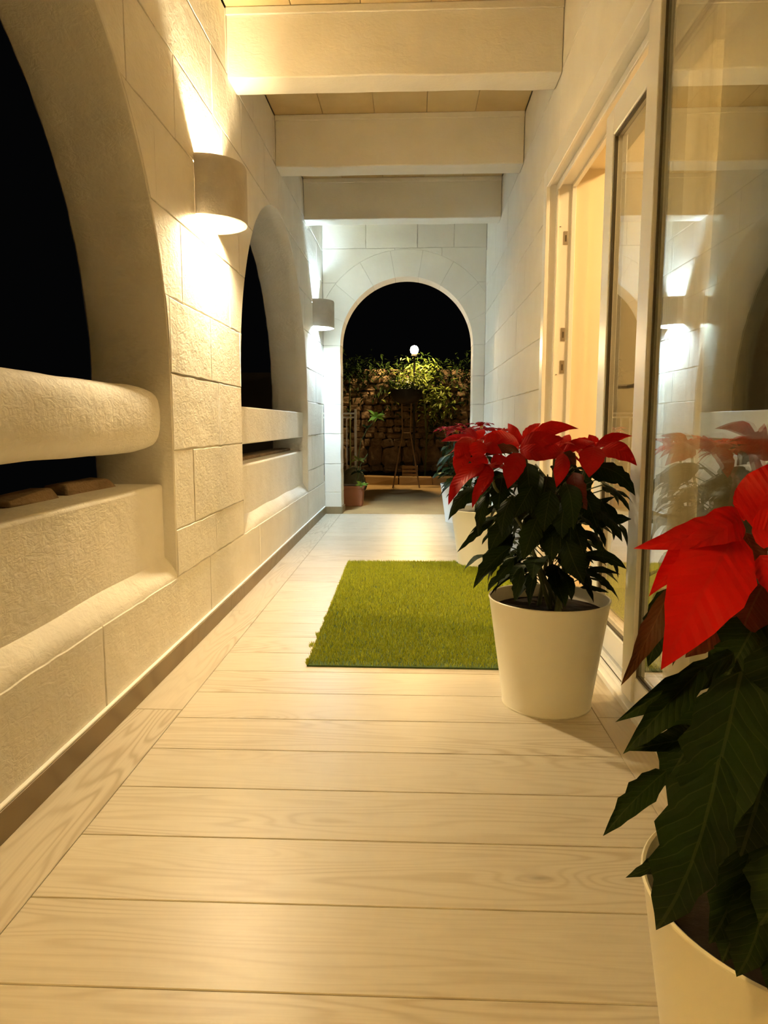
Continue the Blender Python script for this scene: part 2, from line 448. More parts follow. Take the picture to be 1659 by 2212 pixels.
# plaster skin on the jambs and soffit of each arch
for i, c in enumerate(ARCH):
    path = [(c - RY, ZB + 0.002 + (ZS - ZB) * k / 8) for k in range(8)] + [(c + RY * math.cos(math.pi * (1 - k / 60)), ZS + RZ * math.sin(math.pi * k / 60)) for k in range(61)] + [(c + RY, ZS - (ZS - ZB - 0.002) * k / 8) for k in range(1, 9)]
    xs = [XL - 0.0015, XL - 0.006, -0.87, -0.94, -1.0, XO + 0.006, XO - 0.001]
    v, f = [], []; m = len(xs)
    for k, (py, pz) in enumerate(path):
        dy, dz = (c - py), (ZS + 0.25 - pz if pz > ZS else 0); L = math.hypot(dy, dz) or 1
        for j, x in enumerate(xs):
            d = 0.0 if j in (0, m - 1) else 0.0045 + 0.004 * noise.noise(Vector((py * 5, pz * 5, x * 9 + i)))
            e = 0.006 * noise.noise(Vector((py * 11, pz * 11, i))) if j == m - 1 else 0
            v.append((x + e, py + dy / L * (d - 0.001), pz + dz / L * (d - 0.001)))
    f = [(k * m + j, k * m + j + 1, (k + 1) * m + j + 1, (k + 1) * m + j) for k in range(len(path) - 1) for j in range(m - 1)]
    ln = mesh_obj('arch_lining', v, f, M['paint'], wall_left, smooth=60)
    ln.modifiers.new('thickness', 'SOLIDIFY').thickness = 0.001

# parapets with sloping ledge, slot and rail in each arch
for i, c in enumerate(ARCH[1:]):
    y0, y1 = c - RY, c + RY
    box('parapet', XO + 0.01, -0.836, y0 - 0.01, y1 + 0.002, ZB - 0.02, 0.600, M['paint'], wall_left, bevel=0.012, seg=3)
    v, f = [], []; n = 40
    for k in range(n + 1):
        y = y0 + (y1 - y0) * k / n
        w1 = 0.014 * noise.noise(Vector((y * 2.3, i * 7, 0))) + 0.006 * noise.noise(Vector((y * 9, i, 3)))
        w2 = 0.018 * noise.noise(Vector((y * 1.7, 5 + i, 0)))
        v += [(XL - 0.004, y, 0.274), (XL - 0.004, y, 0.290 + w1), (-0.808, y, 0.312 + w1), (-0.832, y, 0.348 + w2), (-0.842, y, 0.36 + w2), (-0.86, y, 0.274)]
    for k in range(n):
        for q in range(6):
            f.append((k * 6 + q, k * 6 + (q + 1) % 6, k * 6 + 6 + (q + 1) % 6, k * 6 + 6 + q))
    f += [tuple(range(6)), tuple(range(n * 6 + 5, n * 6 - 1, -1))]
    mesh_obj('ledge', v, f, M['paint'], wall_left, smooth=60)
# rounded rough rail in the near arch
y0, y1 = ARCH[1] - RY, ARCH[1] + RY
v, f = [], []; n, m = 48, 28
for k in range(n + 1):
    y = y0 + (y1 - y0) * k / n
    e = min(1.0, (y1 - y) / 0.16, (y - y0) / 0.16); e = 0.80 + 0.20 * math.sqrt(max(0, 1 - (1 - e) ** 2))
    for q in range(m):
        a = 2 * math.pi * q / m
        ca, sa = math.cos(a), math.sin(a)
        px = math.copysign(abs(ca) ** 0.62, ca) * 0.098; pz = math.copysign(abs(sa) ** 0.62, sa) * 0.104
        nn = 1 + 0.07 * noise.noise(Vector((y * 2.2, ca * 0.9, sa * 0.9))) + 0.03 * noise.noise(Vector((y * 7, ca * 2, sa * 2)))
        v.append((-0.915 + px * nn * e, y, 0.815 + pz * nn * e))
for k in range(n):
    for q in range(m):
        f.append((k * m + q, k * m + (q + 1) % m, (k + 1) * m + (q + 1) % m, (k + 1) * m + q))
f += [tuple(range(m - 1, -1, -1)), tuple(range(n * m, n * m + m))]
rail = mesh_obj('stone_rail', v, f, M['paint'], wall_left, smooth=60)
for a, b, zz in ((1.62, 1.90, 0.622), (1.96, 2.24, 0.632), (1.1, 1.58, 0.625)):
    q = mesh_obj('coping_stone', [(x + random.uniform(-.016, .016), y + random.uniform(-.03, .03), z + random.uniform(-.009, .009)) for x, y, z in boxv(-1.05, -0.965, a, b, 0.596, zz)], BOXF, M['garden_stone'], wall_left, bevel=0.008, smooth=40)
box('stone_rail', -1.02, -0.832, ARCH[2] - RY, ARCH[2] + RY, 0.700, 0.882, M['paint'], wall_left, bevel=0.006)
box('coping_stone', -1.05, -0.93, ARCH[2] - RY + 0.05, ARCH[2] + RY, 0.598, 0.618, M['garden_stone'], wall_left, bevel=0.006)

# skirting
bb = struct(box('baseboard_left', XL - 0.002, XL + 0.011, -2.2, YF, 0, 0.064, M['skirt'], bevel=0.0015))
box('caulk_line', XL - 0.002, XL + 0.009, -2.2, YF - 0.012, 0.064, 0.0705, M['caulk'], bb, bevel=0.002)
bb2 = struct(box('baseboard_far', XL + 0.011, -0.640, YF - 0.011, YF + 0.002, 0, 0.064, M['skirt'], bevel=0.0015))
box('return_piece', -0.648, -0.634, YF + 0.0025, YF + 0.22, 0, 0.064, M['skirt'], bb2, bevel=0.0015)

# ------------------------------------------------------------------ far wall with arched doorway
DX, DR, DZ, DT = -0.072, 0.573, 1.475, 0.225
R2 = 0.80
wall_far = core('wall_far', 'y', YF + 0.0045, YF + DT - 0.004, [(XL, DX - DR - 0.004, 0, DZ), (DX + DR + 0.004, XR, 0, DZ), (XL, DX, DZ, ZC), (DX, XR, DZ, ZC)], [(DX, DZ, DR + 0.004, DR + 0.004)], M['core'])
crs = []
for z0, z1 in zip([0, 0.19] + zs[:4], [0.19] + zs[:5]):
    crs.append((z0, z1, [XL, DX - DR, None, DX + DR, XR]))
lay(wall_far, 'y', YF, YF + DT, crs, [], M['paint_smooth'], gap=0.002)
crs = [(1.475, 1.735, [XL, DX, XR]), (1.735, 2.0, [XL, DX, XR]), (2.0, 2.285, [XL, DX - .1, DX + .3, XR]), (2.285, ZC, [XL, -0.42, 0.02, 0.33, XR])]
lay(wall_far, 'y', YF, YF + DT, crs, [(DX, DZ, R2, R2)], M['paint_smooth'], gap=0.002)
for k in range(9):
    a0, a1 = math.pi * k / 9 + 0.001, math.pi * (k + 1) / 9 - 0.001
    arc = lambda r, p, q: [(DX + r * math.cos(p + (q - p) * i / 8), DZ + r * math.sin(p + (q - p) * i / 8)) for i in range(9)]
    poly = arc(DR, a0, a1) + arc(R2 - 0.001, a1, a0)
    poly = [(min(max(x, XL + 0.001), XR - 0.001), z) for x, z in poly]
    prism('voussoir', poly, 'y', YF + random.uniform(-.001, .001), YF + DT, M['paint_smooth'], wall_far, bevel=0.0015)
struct(box('trim_1', DX - DR - 0.004, DX + DR + 0.004, YF, YF + DT + 0.03, -0.06, 0.004, M['garden_floor'], bevel=0.004), 'worn brown stone threshold of the arched doorway')

# ------------------------------------------------------------------ right wall
D0, D1, DTOP = 0.45, 3.52, 1.955
wall_right = core('wall_right', 'x', XR + 0.0045, XR + 0.30, [(-2.2, D0, 0, ZC), (D0, D1, DTOP + 0.003, ZC), (D1, 6.30, 0, ZC)], [], M['roomwall'])
crs = []
zz = [0, 0.19] + zs
for i, (z0, z1) in enumerate(zip(zz, zz[1:])):
    o = 0.28 * (i % 2)
    if z1 < DTOP:
        crs.append((z0, z1, [-2.2, -1.3 + o, -0.5 + o * .5, D0, None, D1] + [q + o for q in (4.1, 4.7, 5.3)] + [6.30]))
crs.append((zz[7], DTOP + 0.002, [-2.2, -0.8, D0, None, D1, 4.4, 5.2, 6.30]))
crs.append((DTOP + 0.002, 2.26, [-2.2, -0.8, 0.1, 1.15, 2.2, 3.2, 4.1, 4.9, 5.6, 6.30]))
crs.append((2.26, ZC, [-2.2, -0.5, 0.5, 1.6, 2.7, 3.6, 4.5, 5.3, 6.30]))
lay(wall_right, 'x', XR, XR + 0.06, crs, [], M['paint_smooth'], gap=0.0018, bevel=0.0014)
wall_bounce = struct(box('wall_bounce', XO, XR + 0.3, -2.3, -2.2, 0, ZC, M['paint_smooth']))  # unseen end wall, added to bounce fill light into the passage

# ------------------------------------------------------------------ ceiling: painted beams carrying bare stone slabs
ceiling = struct(box('ceiling', XO, XR + 0.3, -2.3, YF + DT, ZC + 0.06, ZC + 0.12, M['core']))
for k in range(-5, 3):
    y = 3.172 + 1.046 * k
    v = []
    for x in [XL + 0.001 + (XR - XL - 0.002) * i / 14 for i in range(15)]:
        w = [0.006 * noise.noise(Vector((x * 3, k * 5, j * 2.0))) for j in range(4)]
        v += [(x, y + w[0], 2.24 + w[1]), (x, y + 0.155 + w[2], 2.24 + w[3]), (x, y + 0.157, ZC + 0.004), (x, y - 0.002, ZC + 0.004)]
    f = [(i * 4 + q, i * 4 + (q + 1) % 4, i * 4 + 4 + (q + 1) % 4, i * 4 + 4 + q) for i in range(14) for q in range(4)] + [(3, 2, 1, 0), (56, 57, 58, 59)]
    mesh_obj('beam', v, f, M['paint_beam'], ceiling, bevel=0.006, smooth=35)
    box('plaster_fillet', XL + 0.001, XR - 0.001, y - 0.010, y - 0.0005, ZC - 0.030, ZC + 0.002, M['paint_beam'], ceiling, bevel=0.004)
    cuts = [XL + 0.002, -0.52, -0.23, 0.06, 0.33, XR - 0.002]
    for a, b in zip(cuts, cuts[1:]):
        d = random.uniform(0, 0.004)
        box('ceiling_slab', a + 0.001, b - 0.001, y - 0.89 if k > -5 else -2.2, y + 0.003, ZC + d, ZC + 0.06, M['slab'], ceiling, bevel=0.002, seg=1)
for a, b in zip(cuts, cuts[1:]):
    box('ceiling_slab', a + 0.001, b - 0.001, 5.26 + 0.16, YF + 0.1, ZC + random.uniform(0, 0.004), ZC + 0.06, M['slab'], ceiling, bevel=0.002, seg=1)

# ------------------------------------------------------------------ sliding glass door in the right wall
door = struct(thing('door_1', 'white framed sliding glass door, partly open onto a warm lit room', 'door', (XR, 2.0, 0)))
del door['category']
JY = 3.455
def profile_jamb(y0, y1, z0, z1, name):
    boxes(name, [(XR - 0.006, XR + 0.012, y0, y1, z0, z1)], M['pvc'], door, bevel=0.003)
# jambs and head: outer flange, web with two guide ribs
boxes('jamb', [(XR - 0.006, XR + 0.010, JY - 0.012, D1 - 0.001, 0, DTOP - 0.001), (XR + 0.010, 0.735, JY, D1 - 0.001, 0, DTOP - 0.001), (0.646, 0.655, JY - 0.028, JY, 0.02, 1.885), (0.716, 0.735, JY - 0.014, JY, 0.02, 1.885)], M['pvc'], door, bevel=0.002)
boxes('jamb', [(XR - 0.006, XR + 0.010, D0 + 0.001, D0 + 0.075, 0, DTOP - 0.001), (XR + 0.010, 0.735, D0 + 0.001, D0 + 0.065, 0, DTOP - 0.001)], M['pvc'], door, bevel=0.002)
boxes('head', [(XR - 0.0055, XR + 0.0105, D0 + 0.076, JY - 0.0125, 1.872, DTOP - 0.001), (XR + 0.0105, 0.735, D0 + 0.066, JY - 0.0005, 1.885, DTOP - 0.001), (0.646, 0.655, D0 + 0.066, JY - 0.029, 1.857, 1.885), (0.716, 0.735, D0 + 0.066, JY - 0.015, 1.871, 1.885)], M['pvc'], door, bevel=0.002)
sill = box('sill', 0.5935, 0.750, D0 + 0.001, JY - 0.001, -0.004, 0.018, M['pvc'], door, bevel=0.003)
for x in (0.618, 0.650, 0.680, 0.712):
    box('track', x - 0.003, x + 0.003, D0 + 0.07, JY - 0.03, 0.018, 0.030, M['pvc'], sill, bevel=0.001)
box('groove', 0.6335, 0.6365, D0 + 0.07, JY - 0.03, 0.0182, 0.0192, M['gasket'], sill)
# fixed sash in the outer track
sash = thing('fixed_sash', '', '', (0.62, 1.2, 0)); del sash['label'], sash['category']; link_parent = door
sash.parent = door; sash.matrix_parent_inverse = Matrix.Translation(-Vector(door.location))
A0, A1 = D0 + 0.066, 2.018
box('stile', 0.603, 0.642, 1.925, A1, 0.031, 1.870, M['pvc'], sash, bevel=0.003)
box('stile', 0.6105, 0.642, A0, A0 + 0.075, 0.031, 1.870, M['pvc'], sash, bevel=0.003)
box('rail', 0.6105, 0.642, A0 + 0.075, 1.925, 1.838, 1.870, M['pvc'], sash, bevel=0.003)
box('rail', 0.6105, 0.642, A0 + 0.075, 1.925, 0.031, 0.105, M['pvc'], sash, bevel=0.003)
boxes('gasket', [(0.615, 0.6205, 1.919, 1.925, 0.105, 1.838), (0.615, 0.6205, A0 + 0.075, 1.919, 1.832, 1.838), (0.615, 0.6205, A0 + 0.075, 1.919, 0.105, 0.111)], M['gasket'], sash)
box('pane', 0.621, 0.627, A0 + 0.074, 1.919, 0.104, 1.839, M['glass'], sash)
# sliding sash in the inner track, pushed back behind the fixed one
slide = thing('sliding_sash', '', '', (0.68, 1.8, 0)); del slide['label'], slide['category']
slide.parent = door; slide.matrix_parent_inverse = Matrix.Translation(-Vector(door.location))
B0, B1 = 1.06, 2.640
box('stile', 0.658, 0.708, B1 - 0.095, B1, 0.031, 1.845, M['pvc'], slide, bevel=0.004)
box('stile', 0.658, 0.708, B0, B0 + 0.09, 0.031, 1.845, M['pvc'], slide, bevel=0.004)
box('rail', 0.658, 0.708, B0 + 0.09, B1 - 0.095, 1.755, 1.845, M['pvc'], slide, bevel=0.004)
box('rail', 0.658, 0.708, B0 + 0.09, B1 - 0.095, 0.031, 0.115, M['pvc'], slide, bevel=0.004)
boxes('gasket', [(0.664, 0.674, B1 - 0.103, B1 - 0.095, 0.115, 1.755), (0.664, 0.674, B0 + 0.09, B1 - 0.103, 1.748, 1.755), (0.664, 0.674, B0 + 0.09, B1 - 0.103, 0.115, 0.122)], M['gasket'], slide)
box('pane', 0.676, 0.682, B0 + 0.089, B1 - 0.094, 0.114, 1.756, M['glass'], slide)
hd = box('handle', 0.708, 0.716, B1 - 0.062, B1 - 0.030, 0.84, 1.00, M['steel'], slide, bevel=0.002)
tube('lever', [(0.714, B1 - 0.046, 0.93), (0.752, B1 - 0.046, 0.93), (0.756, B1 - 0.052, 0.93), (0.756, B1 - 0.12, 0.93)], 0.008, M['steel'], hd)
for z in (1.650, 1.215, 1.065):
    b = box('strike_plate', 0.684, 0.704, JY - 0.0035, JY - 0.0002, z - 0.03, z + 0.03, M['steel'], door, bevel=0.001)
    box('slot', 0.690, 0.698, JY - 0.0045, JY - 0.003, z - 0.016, z + 0.012, M['gasket'], b)
for z in (1.700, 1.030):
    lathe('screw_plug', [(0.0, -0.001), (0.004, -0.001), (0.004, 0.001), (0.0, 0.001)], M['gasket'], door, (0.668, JY - 0.0012, z), n=10).rotation_euler = (0, 0, 0)

# ------------------------------------------------------------------ the room behind the glass
XI = XR + 0.30
room_floor = struct(box('floor_room', 0.735, 4.3, -1.6, 3.60, -0.06, 0.0, M['roomfloor']))
room_end = struct(box('wall_room_far', XR + 0.13, 4.3, 3.475, 3.60, 0, 2.5, M['roomwall']))
box('reveal', XR + 0.131, 0.80, 3.462, 3.4755, 0, 2.0, M['roomwall'], room_end)
struct(box('wall_room_side', 4.3, 4.4, -1.7, 3.60, 0, 2.5, M['roomwall']))
struct(box('wall_room_near', XI, 4.3, -1.7, -1.6, 0, 2.5, M['roomwall']))
struct(box('ceiling_room', XI, 4.4, -1.7, 3.60, 2.5, 2.6, M['roomwall']))
# curtain hanging inside the fixed pane
v, f = [], []; n = 130
ys = [0.52 + (2.03 - 0.52) * i / n for i in range(n + 1)]
for zi in range(7):
    z = 0.03 + 1.93 * zi / 6
    for i, y in enumerate(ys):
        ph = i * 0.62 + 0.9 * math.sin(i * 0.13)
        v.append((0.815 + 0.018 * math.sin(ph) * (1.08 - 0.25 * zi / 6) + 0.004 * math.sin(zi * 1.3 + i * .2), y, z))
m = n + 1
f = [(zi * m + i, zi * m + i + 1, (zi + 1) * m + i + 1, (zi + 1) * m + i) for zi in range(6) for i in range(n)]
cur = thing('curtain', 'beige pleated curtain hanging inside the fixed glass pane', 'curtain', (0.815, 1.27, 0.03))
cl = mesh_obj('cloth', v, f, M['curtain'], cur, smooth=180)
sd = cl.modifiers.new('thickness', 'SOLIDIFY'); sd.thickness = 0.002
tube('curtain_pole', [(0.815, 0.47, 1.975), (0.815, 2.08, 1.975)], 0.011, M['pvc'], cur)
# ceiling lamp of that room
lampR = thing('ceiling_lamp', 'round opal ceiling lamp in the room behind the glass door', 'lamp', (1.9, 2.3, 2.5))
lathe('base', [(0.0, 0), (0.17, 0), (0.17, -0.03), (0.0, -0.03)], M['pvc'], lampR, (1.9, 2.3, 2.5))
lathe('shade', [(0.16, -0.03), (0.155, -0.06), (0.12, -0.09), (0.06, -0.105), (0.0, -0.108)], m_emit('room_lamp_glow', AMBER, ROOM_LAMP), lampR, (1.9, 2.3, 2.5), n=20)

# ------------------------------------------------------------------ wall sconces
def sconce(y, col, power, label):
    t = thing('wall_sconce', label, 'sconce', (XL, y, 1.66), 'half-round wall sconces on the piers')
    ro, ri, hh = 0.152, 0.136, 0.105
    n = 28; prof = []
    v, f = [], []
    pr = [(ro * 0.985, -hh), (ro, -hh + 0.006), (ro, hh - 0.010), (ro * 0.975, hh), (ri, hh), (ri, -hh)]
    k = len(pr)
    for i in range(n + 1):
        a = R(-90 + 180 * i / n)
        for r, z in pr:
            q = 1 + 0.008 * noise.noise(Vector((i * .3, z * 20, y)))
            v.append((XL + 0.0008 + r * q * math.cos(a), y + r * q * math.sin(a), 1.66 + z))
    for i in range(n):
        for q in range(k):
            f.append((i * k + q, i * k + (q + 1) % k, (i + 1) * k + (q + 1) % k, (i + 1) * k + q))
    f += [tuple(range(k)), tuple(range(n * k + k - 1, n * k - 1, -1))]
    mesh_obj('shell', v, f, M['clay'], t, smooth=40)
    gap = 0.072; a_ = math.acos(gap / ri)
    pl = [(XL + ri * 0.99 * math.cos(a_ * q / 8), y + ri * 0.99 * math.sin(a_ * q / 8)) for q in range(-8, 9)]
    prism('top_baffle', pl, 'z', 1.735, 1.740, M['clay'], t, smooth=None)
    box('back_plate', XL + 0.0006, XL + 0.008, y - 0.05, y + 0.05, 1.60, 1.72, M['pvc'], t, bevel=0.002)
    tube('lamp_holder', [(XL + 0.008, y, 1.675), (XL + 0.06, y, 1.675), (XL + 0.062, y, 1.668)], 0.012, M['pvc'], t)
    b = blob('bulb', (XL + 0.062, y, 1.625), (0.034, 0.034, 0.040), m_emit('sconce_glow', col, power), t, 0, 0, 2)
    return t
sconce(2.81, (1.0, 0.795, 0.475), SCONCE_NEAR, 'half-round clay sconce with warm light on the pier between the two open arches')
sconce(5.81, COOL, SCONCE_FAR, 'half-round clay sconce with cool white light beside the far arched doorway')
if SCONCE_UNSEEN:
    sconce(-0.19, WARM, SCONCE_UNSEEN, 'added half-round clay sconce on the nearest pier, unseen behind the viewpoint')  # unseen sconce following the pier spacing, added to brighten near wall and pots

# ------------------------------------------------------------------ artificial grass mat
mat_t = thing('grass_mat', 'rectangular green artificial grass mat lying on the plank floor', 'mat', (0.07, 3.15, 0))
RUG = [(-0.352, 2.270), (0.500, 2.262), (0.500, 4.085), (-0.378, 4.062)]
M['backing'] = m_plain('mat_backing', (0.05, 0.09, 0.015), 0.9)
prism('backing', RUG, 'z', 0.0008, 0.006, M['backing'], mat_t, smooth=None)
def m_turf():
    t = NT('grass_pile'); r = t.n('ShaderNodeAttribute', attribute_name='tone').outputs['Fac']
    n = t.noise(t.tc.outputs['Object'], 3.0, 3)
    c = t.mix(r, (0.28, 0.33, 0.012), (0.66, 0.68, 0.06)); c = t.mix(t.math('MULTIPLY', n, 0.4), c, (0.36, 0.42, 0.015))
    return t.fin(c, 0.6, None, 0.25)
vs, fs, tn = [], [], []
rnd = random.Random(3)
for i in range(85000):
    u, w = rnd.random(), rnd.random()
    if w < 0.02 or rnd.random() < 0.02: u = rnd.choice((0.0, 1.0)) if rnd.random() < .5 else u
    x = (RUG[0][0] * (1 - w) + RUG[3][0] * w) * (1 - u) + 0.5 * u
    yy = (RUG[0][1] * (1 - u) + RUG[1][1] * u) * (1 - w) + (RUG[3][1] * (1 - u) + RUG[2][1] * u) * w
    a = rnd.random() * 6.283; h = rnd.uniform(0.009, 0.017); l = rnd.uniform(0.0, 0.009); b = rnd.random() * 6.283
    hw = 0.0013
    if math.hypot(x - 0.380, yy - 4.045) < 0.136: continue
    dx, dy = math.cos(a) * hw, math.sin(a) * hw
    k = len(vs)
    vs += [(x - dx, yy - dy, 0.005), (x + dx, yy + dy, 0.005), (x + math.cos(b) * l, yy + math.sin(b) * l, 0.005 + h)]
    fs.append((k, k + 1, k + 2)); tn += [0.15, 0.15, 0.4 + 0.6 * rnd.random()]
for (yc, out) in ((2.62, 0.012), (2.50, 0.016), (2.85, 0.006)):        # frayed tufts on the left edge
    for i in range(60):
        x = -0.358 - rnd.random() * out; yy = yc + rnd.gauss(0, 0.012); a = rnd.random() * 6.283; b = rnd.random() * 6.283
        k = len(vs); vs += [(x - .0015 * math.cos(a), yy - .0015 * math.sin(a), 0.001), (x + .0015 * math.cos(a), yy + .0015 * math.sin(a), 0.001), (x + math.cos(b) * .008, yy + math.sin(b) * .008, 0.012)]
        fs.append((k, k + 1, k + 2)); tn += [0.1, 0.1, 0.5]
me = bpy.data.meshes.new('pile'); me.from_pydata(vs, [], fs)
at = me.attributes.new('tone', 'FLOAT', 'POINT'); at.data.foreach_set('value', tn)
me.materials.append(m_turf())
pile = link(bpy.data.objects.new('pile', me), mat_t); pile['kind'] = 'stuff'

# ------------------------------------------------------------------ poinsettias
def leaf_mesh(kind, bow, curl, fold, toothed, seed):
    rr = random.Random(seed)
    nx, v, f, co = 11, [], [], []
    cols = (-1, -0.55, 0, 0.55, 1)
    for i in range(nx + 1):
        x = i / nx
        s = x ** 0.68 * (1 - x) ** 1.05 * (2.7 if toothed > 0.7 else 2.4)
        if toothed > 0.7 and 0.3 < x < 0.75: s *= 1 + 0.04 * (1 if i % 2 else -1)
        zc = curl * 4 * x * (1 - x)
        jl = (1 + rr.uniform(-.14, .14) * toothed, 1 + rr.uniform(-.14, .14) * toothed)
        for c in cols:
            w = 0.5 * s * c * (jl[0] if c < 0 else jl[1])
            v.append((x, w + bow * 4 * x * (1 - x), zc + abs(w) * fold + 0.05 * math.sin(7 * x + seed) * c * s))
            co.append((x, 0.5 * s * c, 0))
    m = len(cols)
    f = [(i * m + j, (i + 1) * m + j, (i + 1) * m + j + 1, i * m + j + 1) for i in range(nx) for j in range(m - 1)]
    me = bpy.data.meshes.new('bract' if kind in 'rcm' else 'leaf'); me.from_pydata(v, [], f)
    for p in me.polygons: p.use_smooth = True
    a = me.attributes.new('leafco', 'FLOAT_VECTOR', 'POINT'); a.data.foreach_set('vector', [q for t in co for q in t])
    me.materials.append(M[kind])
    return me
LM = {}
def get_leaf(kind, bow, var):
    key = (kind, round(bow, 2), var)
    if key not in LM: LM[key] = leaf_mesh(kind, bow, (0.08, 0.2, 0.14)[var], (0.2, -0.14, 0.09)[var], 1.0 if kind in 'gmly' else 0.5, var * 11 + ord(kind))
    return LM[key]
def put_leaf(parent, B, T, w, bow, kind, hint, name=None, var=None, rnd=random):
    B, T = Vector(B), Vector(T); B.x = min(B.x, 0.575); T.x = min(T.x, 0.59)
    d = T - B; L = d.length; t = d / L
    n = Vector(hint); n = n - t * n.dot(t)
    if n.length < 1e-3: n = t.orthogonal()
    n.normalize(); s = n.cross(t)
    o = bpy.data.objects.new(name or ('bract' if kind in 'rcm' else 'leaf'), get_leaf(kind, 0 if abs(bow) < 0.02 else bow * L / max(w, 1e-4) * 0.0 + bow, var if var is not None else rnd.randrange(3)))
    # bow is measured in leaf lengths, so the width column is scaled and the bow re-scaled inside the mesh
    o.matrix_world = Matrix(((t.x * L, s.x * w, n.x * L, B.x), (t.y * L, s.y * w, n.y * L, B.y), (t.z * L, s.z * w, n.z * L, B.z), (0, 0, 0, 1)))
    COL.objects.link(o)
    mw = o.matrix_world.copy(); o.parent = parent; o.matrix_parent_inverse = Matrix.Translation(-Vector(parent.location)); 
    return o
def make_pot(cx, cy, label, matn='pot', rt=0.170, rb=0.124, h=0.310):
    t = thing('potted_poinsettia', label, 'plant', (cx, cy, 0), 'poinsettias in cream metal pots')
    lathe('pot', [(0.0, 0.004), (rb - 0.004, 0.004), (rb - 0.002, 0.0), (rb + 0.002, 0.0), (rb + 0.003, 0.004), (rb + 0.001, 0.008), (rt - 0.002, h - 0.004), (rt, h - 0.001), (rt, h + 0.001), (rt - 0.002, h + 0.003), (rt - 0.005, h + 0.001), (rt - 0.008, h - 0.012), (rt - 0.020, h - 0.06)], M[matn], t, (cx, cy, 0), n=64)
    s = lathe('soil', [(rt - 0.014, h - 0.036), (rt * 0.6, h - 0.034), (rt * 0.25, h - 0.030), (0.001, h - 0.030)], M['soil'], t, (cx, cy, 0), n=32)
    return t
def stems(t, cx, cy, heads, rnd, z0=0.27):
    for hx, hy, hz in heads:
        bx, by = cx + rnd.uniform(-.05, .05), cy + rnd.uniform(-.05, .05)
        mid = ((bx * .5 + hx * .5) + rnd.uniform(-.02, .02), (by * .5 + hy * .5) + rnd.uniform(-.02, .02), z0 * .45 + hz * .55)
        tube('stem', [(bx, by, z0 - 0.01), ((bx * 2 + mid[0]) / 3, (by * 2 + mid[1]) / 3, z0 * .7 + mid[2] * .3), mid, (hx * .85 + mid[0] * .15, hy * .85 + mid[1] * .15, hz * .7 + mid[2] * .3), (hx, hy, hz - 0.012)], [0.0065, 0.006, 0.005, 0.004, 0.0035], M['stem'], t, n=6)
def centre(t, p, rnd):
    v, f = [], []
    for i in range(7):
        a = rnd.random() * 6.28; r = 0.011 * math.sqrt(rnd.random())
        q = Vector(p) + Vector((r * math.cos(a), r * math.sin(a), rnd.uniform(-.004, .004)))
        a_, b_ = tube_data([q + Vector((0, 0, -.010)), q, q + Vector((0, 0, .006))], [0.0018, 0.0034, 0.0022], 5)
        k = len(v); v += a_; f += [tuple(i + k for i in g) for g in b_]
    mesh_obj('flower_centre', v, f, M['cyath'], t, smooth=60)
def fill_leaves(t, cx, cy, zlo, zhi, r0, n, rnd, lmin=0.09, lmax=0.14, keep=None):
    for i in range(n):
        a = i * 2.399 + rnd.uniform(-.4, .4); z = zlo + (zhi - zlo) * ((i + rnd.random()) / n)
        r = r0 * rnd.uniform(0.15, 0.75)
        B = Vector((cx + r * math.cos(a), cy + r * math.sin(a), z))
        L = rnd.uniform(lmin, lmax); dr = rnd.uniform(-0.95, -0.25)
        T = B + Vector((math.cos(a) * L * math.sqrt(1 - dr * dr), math.sin(a) * L * math.sqrt(1 - dr * dr), dr * L))
        if T.z < 0.30 and math.hypot(T.x - cx, T.y - cy) < 0.18: T.z = 0.31
        if keep and not keep(T): continue
        put_leaf(t, B, T, L * rnd.uniform(0.42, 0.58), rnd.choice((0, 0.06, -0.06)), 'g', (math.cos(a) * .5 + rnd.uniform(-.3, .3), math.sin(a) * .5 + rnd.uniform(-.3, .3), 1), rnd=rnd)
        tube('petiole', [(cx + (B.x - cx) * .35, cy + (B.y - cy) * .35, z - 0.03), B + Vector((0, 0, 0.004)), B + (T - B) * 0.06], 0.0017, M['stem'], t, n=5)
def head(t, p, n, rnd, L=0.105, kind='r', tilt=0.0):
    for i in range(n):
        a = i * 6.283 / n * (1 if i < n else 1) + rnd.uniform(-.25, .25)
        l = L * rnd.uniform(0.65, 1.1); el = rnd.uniform(-0.45, 0.25)
        T = Vector(p) + Vector((math.cos(a) * math.cos(el), math.sin(a) * math.cos(el), math.sin(el))) * l
        B = Vector(p) + (T - Vector(p)) * 0.07
        put_leaf(t, B, T, l * rnd.uniform(0.40, 0.55), rnd.choice((0, .05, -.05)), kind, (rnd.uniform(-.25, .25), rnd.uniform(-.25, .25), 1), rnd=rnd)
    centre(t, p, rnd)

